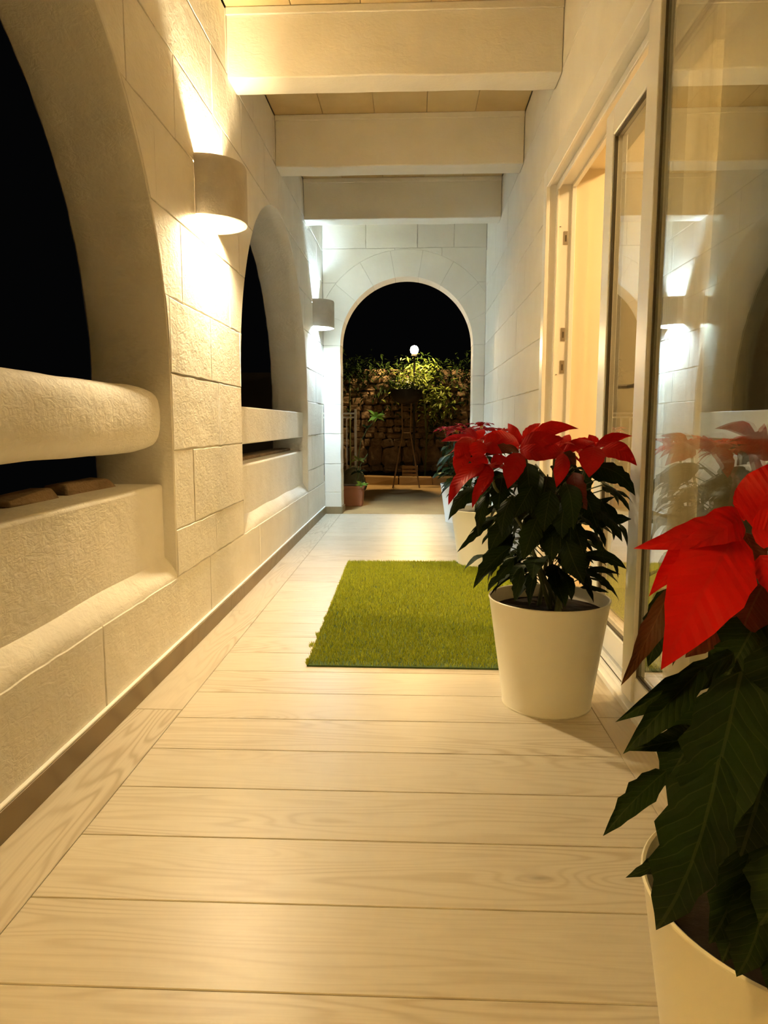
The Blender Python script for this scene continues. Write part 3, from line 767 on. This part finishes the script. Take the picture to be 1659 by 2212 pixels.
PLANT_A=[
(0.298,2.020,0.742,0.265,2.050,0.801,0.042,0.00,'r'),
(0.305,2.020,0.749,0.357,2.050,0.801,0.040,0.10,'r'),
(0.309,1.980,0.750,0.442,1.950,0.786,0.054,0.20,'r'),
(0.286,1.960,0.734,0.397,1.920,0.760,0.073,0.05,'r'),
(0.282,1.930,0.730,0.374,1.880,0.710,0.057,0.00,'r'),
(0.289,1.980,0.741,0.178,1.980,0.758,0.062,-0.10,'r'),
(0.277,1.900,0.727,0.179,1.850,0.717,0.039,-0.12,'m'),
(0.272,1.860,0.725,0.238,1.820,0.635,0.076,0.00,'r'),
(0.287,2.080,0.734,0.228,2.150,0.766,0.055,0.00,'r'),
(0.384,1.860,0.725,0.365,1.840,0.637,0.053,0.08,'r'),
(0.423,2.050,0.722,0.449,2.100,0.769,0.038,0.00,'r'),
(0.399,1.930,0.726,0.318,1.900,0.716,0.057,0.00,'r'),
(0.413,2.000,0.724,0.497,2.000,0.749,0.044,0.08,'r'),
(0.429,2.060,0.721,0.400,2.120,0.766,0.046,0.00,'r'),
(0.388,1.880,0.725,0.418,1.860,0.693,0.041,0.00,'m'),
(0.494,1.980,0.733,0.585,1.950,0.767,0.038,0.25,'r'),
(0.495,1.930,0.730,0.585,1.900,0.690,0.067,0.20,'r'),
(0.469,1.880,0.740,0.447,1.840,0.663,0.089,0.00,'r'),
(0.505,2.000,0.737,0.428,2.020,0.746,0.044,-0.05,'r'),
(0.513,2.020,0.735,0.585,2.040,0.755,0.024,0.00,'r'),
(0.525,2.080,0.730,0.505,2.100,0.769,0.041,0.00,'r'),
(0.180,2.000,0.749,0.076,2.050,0.749,0.034,-0.20,'c'),
(0.175,2.020,0.755,0.199,2.050,0.784,0.037,0.00,'r'),
(0.175,2.020,0.755,0.145,2.050,0.787,0.034,0.00,'c'),
(0.156,1.860,0.758,0.104,1.820,0.698,0.055,-0.20,'r'),
(0.164,1.820,0.757,0.157,1.800,0.702,0.056,0.00,'r'),
(0.183,1.900,0.748,0.232,1.900,0.764,0.049,0.00,'r'),
(0.179,1.850,0.744,0.225,1.840,0.724,0.043,0.00,'r'),
(0.146,1.840,0.745,0.114,1.800,0.655,0.059,-0.10,'r'),
(0.178,1.800,0.699,0.085,1.760,0.599,0.065,-0.12,'r'),
(0.194,1.800,0.696,0.136,1.780,0.661,0.040,0.00,'r'),
(0.197,1.780,0.686,0.144,1.760,0.592,0.044,0.00,'r'),
(0.188,1.820,0.701,0.134,1.800,0.711,0.047,0.00,'r'),
(0.196,1.840,0.697,0.237,1.840,0.714,0.043,0.00,'r'),
(0.197,1.820,0.689,0.170,1.800,0.620,0.047,0.00,'r'),
(0.417,1.880,0.674,0.445,1.840,0.579,0.068,-0.08,'m'),
(0.479,1.940,0.689,0.612,1.920,0.608,0.055,0.28,'g'),
(0.480,1.980,0.667,0.598,1.980,0.642,0.064,0.10,'g'),
(0.458,1.960,0.548,0.583,1.920,0.546,0.060,-0.15,'g'),
(0.492,2.000,0.569,0.555,1.980,0.600,0.021,0.00,'g'),
(0.461,1.940,0.442,0.576,1.920,0.409,0.043,0.30,'g'),
(0.472,1.960,0.397,0.571,1.960,0.386,0.020,0.12,'g'),
(0.462,1.920,0.405,0.536,1.920,0.362,0.020,0.10,'g'),
(0.447,1.900,0.363,0.526,1.900,0.348,0.017,0.12,'g'),
(0.393,1.840,0.503,0.439,1.820,0.392,0.076,0.00,'g'),
(0.176,1.800,0.644,0.085,1.760,0.561,0.046,-0.10,'g'),
(0.187,1.800,0.632,0.162,1.780,0.519,0.035,0.00,'g'),
(0.230,1.860,0.596,0.168,1.840,0.549,0.019,0.00,'g'),
(0.208,1.840,0.556,0.110,1.800,0.473,0.024,-0.15,'g'),
(0.252,1.840,0.568,0.194,1.820,0.468,0.064,0.00,'g'),
(0.251,1.820,0.487,0.153,1.800,0.379,0.052,-0.10,'g'),
(0.261,1.840,0.453,0.205,1.820,0.385,0.033,0.00,'g'),
(0.283,1.840,0.429,0.264,1.830,0.338,0.036,0.00,'g'),
(0.316,1.840,0.429,0.302,1.830,0.327,0.033,0.00,'g'),
(0.249,1.800,0.621,0.223,1.790,0.516,0.051,0.00,'g'),
(0.300,1.820,0.642,0.253,1.800,0.562,0.059,0.00,'g'),
(0.351,1.840,0.629,0.333,1.820,0.524,0.071,0.00,'g'),
(0.393,1.840,0.605,0.380,1.820,0.506,0.071,0.00,'g'),
(0.318,1.840,0.557,0.282,1.820,0.451,0.067,0.00,'g'),
(0.364,1.860,0.542,0.357,1.840,0.442,0.072,0.00,'g'),
(0.443,1.880,0.626,0.477,1.860,0.531,0.068,0.00,'g'),
(0.166,1.900,0.715,0.102,1.880,0.624,0.049,0.00,'g'),
(0.294,1.860,0.699,0.305,1.840,0.605,0.072,0.00,'g'),
(0.229,1.860,0.663,0.217,1.840,0.568,0.060,0.00,'g'),
(0.426,1.900,0.537,0.451,1.880,0.453,0.061,0.00,'g'),
]
PLANT_B=[
(0.272,0.600,0.722,0.166,0.540,0.706,0.041,0.26,'r'),
(0.256,0.570,0.715,0.177,0.500,0.625,0.075,-0.06,'r'),
(0.263,0.600,0.710,0.186,0.560,0.664,0.036,-0.10,'r'),
(0.279,0.610,0.718,0.280,0.630,0.745,0.018,0.00,'r'),
(0.282,0.600,0.714,0.313,0.600,0.774,0.058,0.05,'r'),
(0.272,0.580,0.713,0.298,0.550,0.725,0.044,0.00,'r'),
(0.270,0.560,0.698,0.285,0.530,0.658,0.039,0.00,'r'),
(0.276,0.600,0.710,0.280,0.580,0.675,0.023,0.00,'m'),
(0.247,0.680,0.647,0.197,0.660,0.553,0.024,-0.06,'m'),
(0.257,0.720,0.634,0.235,0.700,0.558,0.037,0.00,'g'),
(0.273,0.600,0.606,0.161,0.550,0.564,0.030,-0.20,'g'),
(0.236,0.570,0.604,0.162,0.530,0.547,0.031,-0.12,'g'),
(0.262,0.580,0.541,0.167,0.540,0.545,0.027,0.05,'g'),
(0.252,0.540,0.611,0.211,0.500,0.483,0.078,-0.05,'g'),
(0.232,0.520,0.564,0.183,0.500,0.423,0.066,-0.05,'g'),
(0.214,0.580,0.509,0.155,0.550,0.467,0.026,-0.08,'g'),
(0.237,0.600,0.428,0.184,0.580,0.411,0.018,-0.10,'g'),
(0.302,0.620,0.633,0.265,0.600,0.577,0.051,0.00,'g'),
(0.295,0.560,0.631,0.265,0.530,0.541,0.071,0.00,'g'),
(0.282,0.540,0.571,0.251,0.520,0.471,0.069,0.00,'g'),
(0.300,0.540,0.518,0.269,0.520,0.414,0.069,0.00,'g'),
(0.284,0.560,0.475,0.240,0.540,0.382,0.054,0.00,'g'),
(0.291,0.660,0.640,0.248,0.640,0.588,0.051,0.00,'m'),
(0.304,0.620,0.662,0.287,0.620,0.612,0.044,0.00,'m'),
(0.289,0.580,0.412,0.261,0.560,0.350,0.044,0.00,'g'),
(0.274,0.620,0.562,0.222,0.600,0.488,0.048,0.00,'g'),
(0.319,0.580,0.598,0.300,0.550,0.493,0.073,0.00,'g'),
(0.268,0.660,0.518,0.233,0.640,0.463,0.046,0.00,'g'),
(0.273,0.620,0.439,0.240,0.600,0.371,0.048,0.00,'g'),
(0.287,0.550,0.453,0.259,0.530,0.362,0.053,0.00,'g'),
(0.305,0.540,0.440,0.281,0.520,0.355,0.055,0.00,'g'),
(0.326,0.660,0.547,0.289,0.640,0.455,0.063,0.00,'g'),
(0.323,0.700,0.612,0.291,0.680,0.552,0.054,0.00,'g'),
]

cams = Vector((0, 0, 0.8))
def posed(t, data, rnd):
    for (bx, by, bz, tx, ty, tz, w, bow, k) in data:
        B, T = Vector((bx, by, bz)), Vector((tx, ty, tz))
        face = Vector((-0.25 + rnd.uniform(-.3, .3), -0.9, 0.35 + rnd.uniform(-.2, .3)))
        put_leaf(t, B, T, w, bow, k, face, rnd=rnd)

# second from the viewpoint, large, in the middle of the picture
rnd = random.Random(11)
CX, CY = 0.385, 2.000
pA = make_pot(CX, CY, 'large poinsettia in cream pot standing between the grass mat and the sliding door')
posed(pA, PLANT_A, rnd)
HA = [(0.27, 1.98, 0.745), (0.385, 1.98, 0.735), (0.48, 2.0, 0.74), (0.165, 1.88, 0.755), (0.19, 1.82, 0.695), (0.33, 2.16, 0.74), (0.46, 2.15, 0.73)]
stems(pA, CX, CY, HA, rnd)
for p in HA[:5]: head(pA, (p[0], p[1] + 0.03, p[2] - 0.01), 8, rnd, 0.085)
for p in HA[5:]: head(pA, p, 8, rnd, 0.10)
fill_leaves(pA, CX, CY, 0.37, 0.69, 0.20, 115, rnd)

# nearest plant, cut by the right and bottom edges of the picture
rnd = random.Random(5)
CX, CY = 0.418, 0.705
pB = make_pot(CX, CY, 'nearest poinsettia in cream pot, cut by the right edge of the picture')
posed(pB, PLANT_B, rnd)
HB = [(0.315, 0.605, 0.705), (0.45, 0.66, 0.74), (0.50, 0.78, 0.73), (0.42, 0.82, 0.715)]
stems(pB, CX, CY, HB, rnd)
centre(pB, HB[0], rnd)
head(pB, HB[1], 9, rnd, 0.11); head(pB, HB[2], 9, rnd, 0.11)
fill_leaves(pB, CX, CY, 0.36, 0.66, 0.20, 60, rnd, keep=lambda T: T.x > 0.30)

# two farther plants along the right wall
def auto_plant(cx, cy, label, seed, matn):
    rnd = random.Random(seed)
    t = make_pot(cx, cy, label, matn)
    hs = [(cx + 0.13 * math.cos(a) * q, cy + 0.13 * math.sin(a) * q, z) for a, q, z in ((0.4, 1, .745), (1.7, 1, .75), (2.9, 1.1, .755), (4.1, 1, .74), (5.3, 1, .745), (0, 0, .78))]
    stems(t, cx, cy, hs, rnd)
    for p in hs: head(t, p, 9, rnd, 0.10, rnd.choice('rrc'))
    fill_leaves(t, cx, cy, 0.38, 0.70, 0.20, 60, rnd)
    return t
auto_plant(0.380, 4.045, 'poinsettia in cream pot at the far corner of the grass mat', 21, 'pot').location.z = 0.0065
auto_plant(0.385, 5.840, 'farthest poinsettia in white pot beside the arched doorway', 22, 'potwhite')

# ------------------------------------------------------------------ garden seen through the doorway
struct(box('ground', -4, 4, YF + DT + 0.03, 9.55, -0.20, -0.012, M['garden_floor']))
bed = struct(box('ground_bed', -4, 4, 9.55, 11.5, -0.2, 0.075, M['soil']))
for i in range(9):
    x0 = -2.0 + i * 0.45
    mesh_obj('kerb_stone', [(x + random.uniform(-.01, .01), y + random.uniform(-.02, .02), z + random.uniform(-.008, .008)) for x, y, z in boxv(x0, x0 + 0.44, 9.48, 9.74, -0.03, 0.095)], BOXF, M['garden_floor'], bed, bevel=0.012, smooth=40)
gw = struct(box('wall_garden', -3.2, 3.2, 10.22, 10.6, 0, 1.52, M['black']), 'dark rubble stone garden wall behind the shrubs')
rnd = random.Random(9)
SM = []
for s in range(8):
    bm = bmesh.new(); bmesh.ops.create_cube(bm, size=1)
    bmesh.ops.bevel(bm, geom=list(bm.edges), offset=0.16, segments=1, affect='EDGES', clamp_overlap=True)
    for v in bm.verts: v.co += Vector((rnd.uniform(-.1, .1), rnd.uniform(-.06, .06), rnd.uniform(-.12, .12)))
    me = bpy.data.meshes.new('rubble_stone'); bm.to_mesh(me); bm.free(); me.materials.append(M['garden_stone']); SM.append(me)
z = 0.12; row = 0
while z < 1.50:
    hrow = 0.26 if row == 1 else rnd.uniform(0.07, 0.12)
    x = -1.15 + rnd.uniform(-.1, 0)
    while x < 1.15:
        w = rnd.uniform(0.2, 0.3) if row == 1 else rnd.uniform(0.09, 0.24)
        o = bpy.data.objects.new('rubble_stone', rnd.choice(SM)); link(o, gw)
        o.location = (x + w / 2, 10.20 + rnd.uniform(-.03, .02), z + hrow / 2 + rnd.uniform(-.012, .012)); o.scale = (w * 0.97, 0.16, hrow * 0.98)
        o.rotation_euler = (0, rnd.uniform(-.12, .12) * (0.2 if row == 1 else 1), 0)
        x += w
    z += hrow; row += 1

# garden lamp above the wall
gl = thing('garden_lamp', 'glowing globe lamp on a post above the garden wall', 'lamp', (-0.005, 9.62, 0.075))
tube('post', [(-0.005, 9.62, 0.075), (-0.005, 9.62, 1.70)], 0.014, M['black'], gl)
lathe('collar', [(0.0, 0), (0.035, 0), (0.035, 0.03), (0.0, 0.03)], M['black'], gl, (-0.005, 9.62, 1.685), n=16)
blob('globe', (-0.005, 9.62, 1.765), (0.055, 0.055, 0.06), m_emit('garden_lamp_glow', (1.0, 0.66, 0.28), GARDEN_LAMP), gl, 0, 0, 2)

def shrub(name, label, parts, mats, leafn, lsize, seed, base, stemdata, group=None):
    rnd = random.Random(seed)
    t = thing(name, label, 'plant', base, group)
    tubes('stem', stemdata, M['stem'], t, 5)
    for (c, r, n, mk) in parts:
        v, f, co = [], [], []
        for i in range(n):
            q = Vector((rnd.gauss(0, .5), rnd.gauss(0, .5), rnd.gauss(0, .5)))
            p = Vector(c) + Vector((q.x * r[0], q.y * r[1], q.z * r[2])); p.y = min(p.y, 9.96)
            d = Vector((rnd.uniform(-1, 1), rnd.uniform(-1, 1), rnd.uniform(-.8, .5))).normalized(); s = d.cross(Vector((rnd.uniform(-.5, .5), rnd.uniform(-.5, .5), 1))).normalized()
            l = lsize * rnd.uniform(.6, 1.3); w = l * 0.17
            k = len(v)
            v += [p, p + d * l * .45 + s * w, p + d * l + Vector((0, 0, -.15 * l)), p + d * l * .45 - s * w]; f.append((k, k + 1, k + 2, k + 3))
            co += [(0, 0, 0), (.45, .3, 0), (1, 0, 0), (.45, -.3, 0)]
        me = bpy.data.meshes.new('foliage'); me.from_pydata([tuple(x) for x in v], [], f); me.materials.append(M[mk])
        a = me.attributes.new('leafco', 'FLOAT_VECTOR', 'POINT'); a.data.foreach_set('vector', [q for w_ in co for q in w_])
        o = link(bpy.data.objects.new('foliage', me), t); o['kind'] = 'stuff'
    return t
shrub('climbing_shrub', 'leafy shrub lit from above by the garden lamp', [((0.05, 9.85, 1.45), (0.26, 0.22, 0.22), 330, 'l'), ((0.30, 9.75, 1.12), (0.26, 0.2, 0.28), 300, 'l'), ((0.42, 9.85, 0.85), (0.25, 0.2, 0.2), 130, 'g'), ((-0.1, 9.8, 1.25), (0.25, .2, .15), 120, 'l')],
      None, 0, 0.085, 31, (0.15, 9.9, 0.075), [([(0.15, 9.9, 0.07), (0.17, 9.88, 0.6), (0.12, 9.86, 1.4)], 0.012), ([(0.17, 9.88, 0.6), (0.3, 9.8, 1.2)], 0.008), ([(0.16, 9.9, 0.5), (0.42, 9.85, 0.9)], 0.008)])

shrub('hedge', 'dark leafy hedge growing along the top of the rubble wall', [((-0.9, 9.99, 1.52), (0.5, 0.1, 0.2), 700, 'g'), ((0.0, 9.99, 1.5), (0.5, 0.1, 0.2), 600, 'g'), ((0.9, 9.99, 1.5), (0.5, 0.1, 0.22), 700, 'g'), ((0.2, 9.98, 1.2), (1.2, 0.1, 0.25), 500, 'g')], None, 0, 0.085, 36, (0.0, 10.05, 0.075), [([(-0.9, 10.05, 0.07), (-0.9, 10.03, 1.5)], 0.012), ([(0.9, 10.05, 0.07), (0.9, 10.03, 1.5)], 0.012)])
# dark oval modelled in place of a shadow, on a tall iron stand
st = thing('plant_stand', 'dark oval shape standing for a shadow, on a tall iron stand with splayed legs', 'planter', (-0.10, 9.15, -0.012))
shadow_oval = lathe('shadow_oval', [(0.0, 1.045), (0.09, 1.05), (0.16, 1.09), (0.20, 1.15), (0.205, 1.225), (0.195, 1.225), (0.18, 1.19), (0.0, 1.19)], M['black'], st, (-0.10, 9.15, 0), n=32)
for sx, sy in ((-1, -1), (1, -1), (-1, 1), (1, 1)):
    tube('leg', [(-0.10 + sx * 0.06, 9.15 + sy * .06, 1.06), (-0.10 + sx * 0.05, 9.15 + sy * .05, 0.68), (-0.10 + sx * 0.17, 9.15 + sy * .14, -0.012)], 0.008, M['oldwood'], st)
tube('ring', [(-0.10 + 0.055 * math.cos(i * .5236), 9.15 + 0.055 * math.sin(i * .5236), 0.68) for i in range(13)], 0.006, M['oldwood'], st)
shrub('trailing_plant', 'small leafy plant above the dark oval that stands for a shadow', [((-0.10, 9.15, 1.27), (0.22, 0.18, 0.08), 150, 'g'), ((-0.02, 9.15, 1.36), (0.15, 0.12, 0.1), 90, 'l')], None, 0, 0.07, 35, (-0.10, 9.15, 1.19), [([(-0.10, 9.15, 1.192), (-0.09, 9.15, 1.33)], 0.006)])
# small crate under the stand
cr = thing('wooden_crate', 'small open slatted crate standing on the kerb under the plant stand', 'crate', (-0.06, 9.62, 0.097))
for zz_ in (0.10, 0.15, 0.20):
    box('slat', -0.16, 0.05, 9.555, 9.567, zz_, zz_ + 0.035, M['oldwood'], cr); box('slat', -0.16, 0.05, 9.675, 9.687, zz_, zz_ + 0.035, M['oldwood'], cr)
for xx in (-0.16, 0.038):
    box('end_board', xx, xx + 0.012, 9.568, 9.674, 0.098, 0.235, M['oldwood'], cr)
# terracotta planter with a leggy plant, left of the doorway
tp = thing('terracotta_planter', 'rectangular terracotta planter just outside the left door jamb', 'planter', (-0.66, 7.08, -0.012))
v = boxv(-0.84, -0.50, 6.97, 7.20, -0.012, 0.185)
v = [(x + (0.012 if i in (0, 3) else -0.012 if i in (1, 2) else 0), y + (0.01 if i in (0, 1) else -0.01 if i in (2, 3) else 0), z) for i, (x, y, z) in enumerate(v)]
mesh_obj('body', v, BOXF, M['terracotta'], tp, bevel=0.008, smooth=40)
box('rim', -0.845, -0.495, 6.965, 7.205, 0.160, 0.189, M['terracotta'], tp, bevel=0.006)
box('soil', -0.825, -0.515, 6.985, 7.185, 0.1895, 0.194, M['soil'], tp)
lp = thing('leggy_plant', 'tall thin-stemmed plant with a bright leaf rosette in the terracotta planter', 'plant', (-0.56, 7.08, 0.194))
for pts in ([(-0.56, 7.08, 0.194), (-0.565, 7.08, 0.40), (-0.53, 7.08, 0.62), (-0.47, 7.08, 0.74), (-0.37, 7.09, 0.86)], [(-0.56, 7.08, 0.25), (-0.53, 7.06, 0.40), (-0.46, 7.06, 0.50)], [(-0.555, 7.07, 0.21), (-0.52, 7.03, 0.23), (-0.505, 7.0, 0.17)]):
    tube('stem', pts, [0.006, 0.005, 0.004, 0.003, 0.003][:len(pts)], M['stem'], lp, n=5)
rnd = random.Random(41)
def ros(c, n, L, mk, up=0.3):
    for i in range(n):
        a = i * 2.399; el = rnd.uniform(-.5, .7)
        T = Vector(c) + Vector((math.cos(a) * math.cos(el), math.sin(a) * math.cos(el), math.sin(el) * .9)) * L * rnd.uniform(.7, 1.1)
        put_leaf(lp, c, T, L * 0.36, 0, mk, (rnd.uniform(-.3, .3), -.6, 1), 'leaf', rnd=rnd)
ros((-0.37, 7.09, 0.86), 16, 0.115, 'y'); ros((-0.47, 7.08, 0.75), 5, 0.08, 'g'); ros((-0.56, 7.08, 0.44), 6, 0.09, 'l'); ros((-0.56, 7.06, 0.32), 7, 0.09, 'g'); ros((-0.52, 7.0, 0.19), 8, 0.085, 'y')
tag(blob('boulder', (-0.66, 7.75, 0.15), (0.14, 0.14, 0.18), M['moss'], None, 4, 0.3, 3), 'rounded mossy boulder behind the terracotta planter', 'rock')
# white gate post with rails, left
gt = thing('garden_gate', 'narrow white metal gate seen at the left side of the doorway', 'gate', (-0.80, 8.2, -0.012))
box('post', -0.686, -0.660, 8.19, 8.216, -0.012, 0.965, M['pvc'], gt, bevel=0.003)
for zz_ in (0.905, 0.86, 0.12):
    box('rail', -1.30, -0.686, 8.195, 8.211, zz_, zz_ + 0.02, M['pvc'], gt)
for xx in range(5):
    box('bar', -0.78 - xx * 0.1, -0.768 - xx * 0.1, 8.198, 8.208, 0.14, 0.86, M['pvc'], gt)
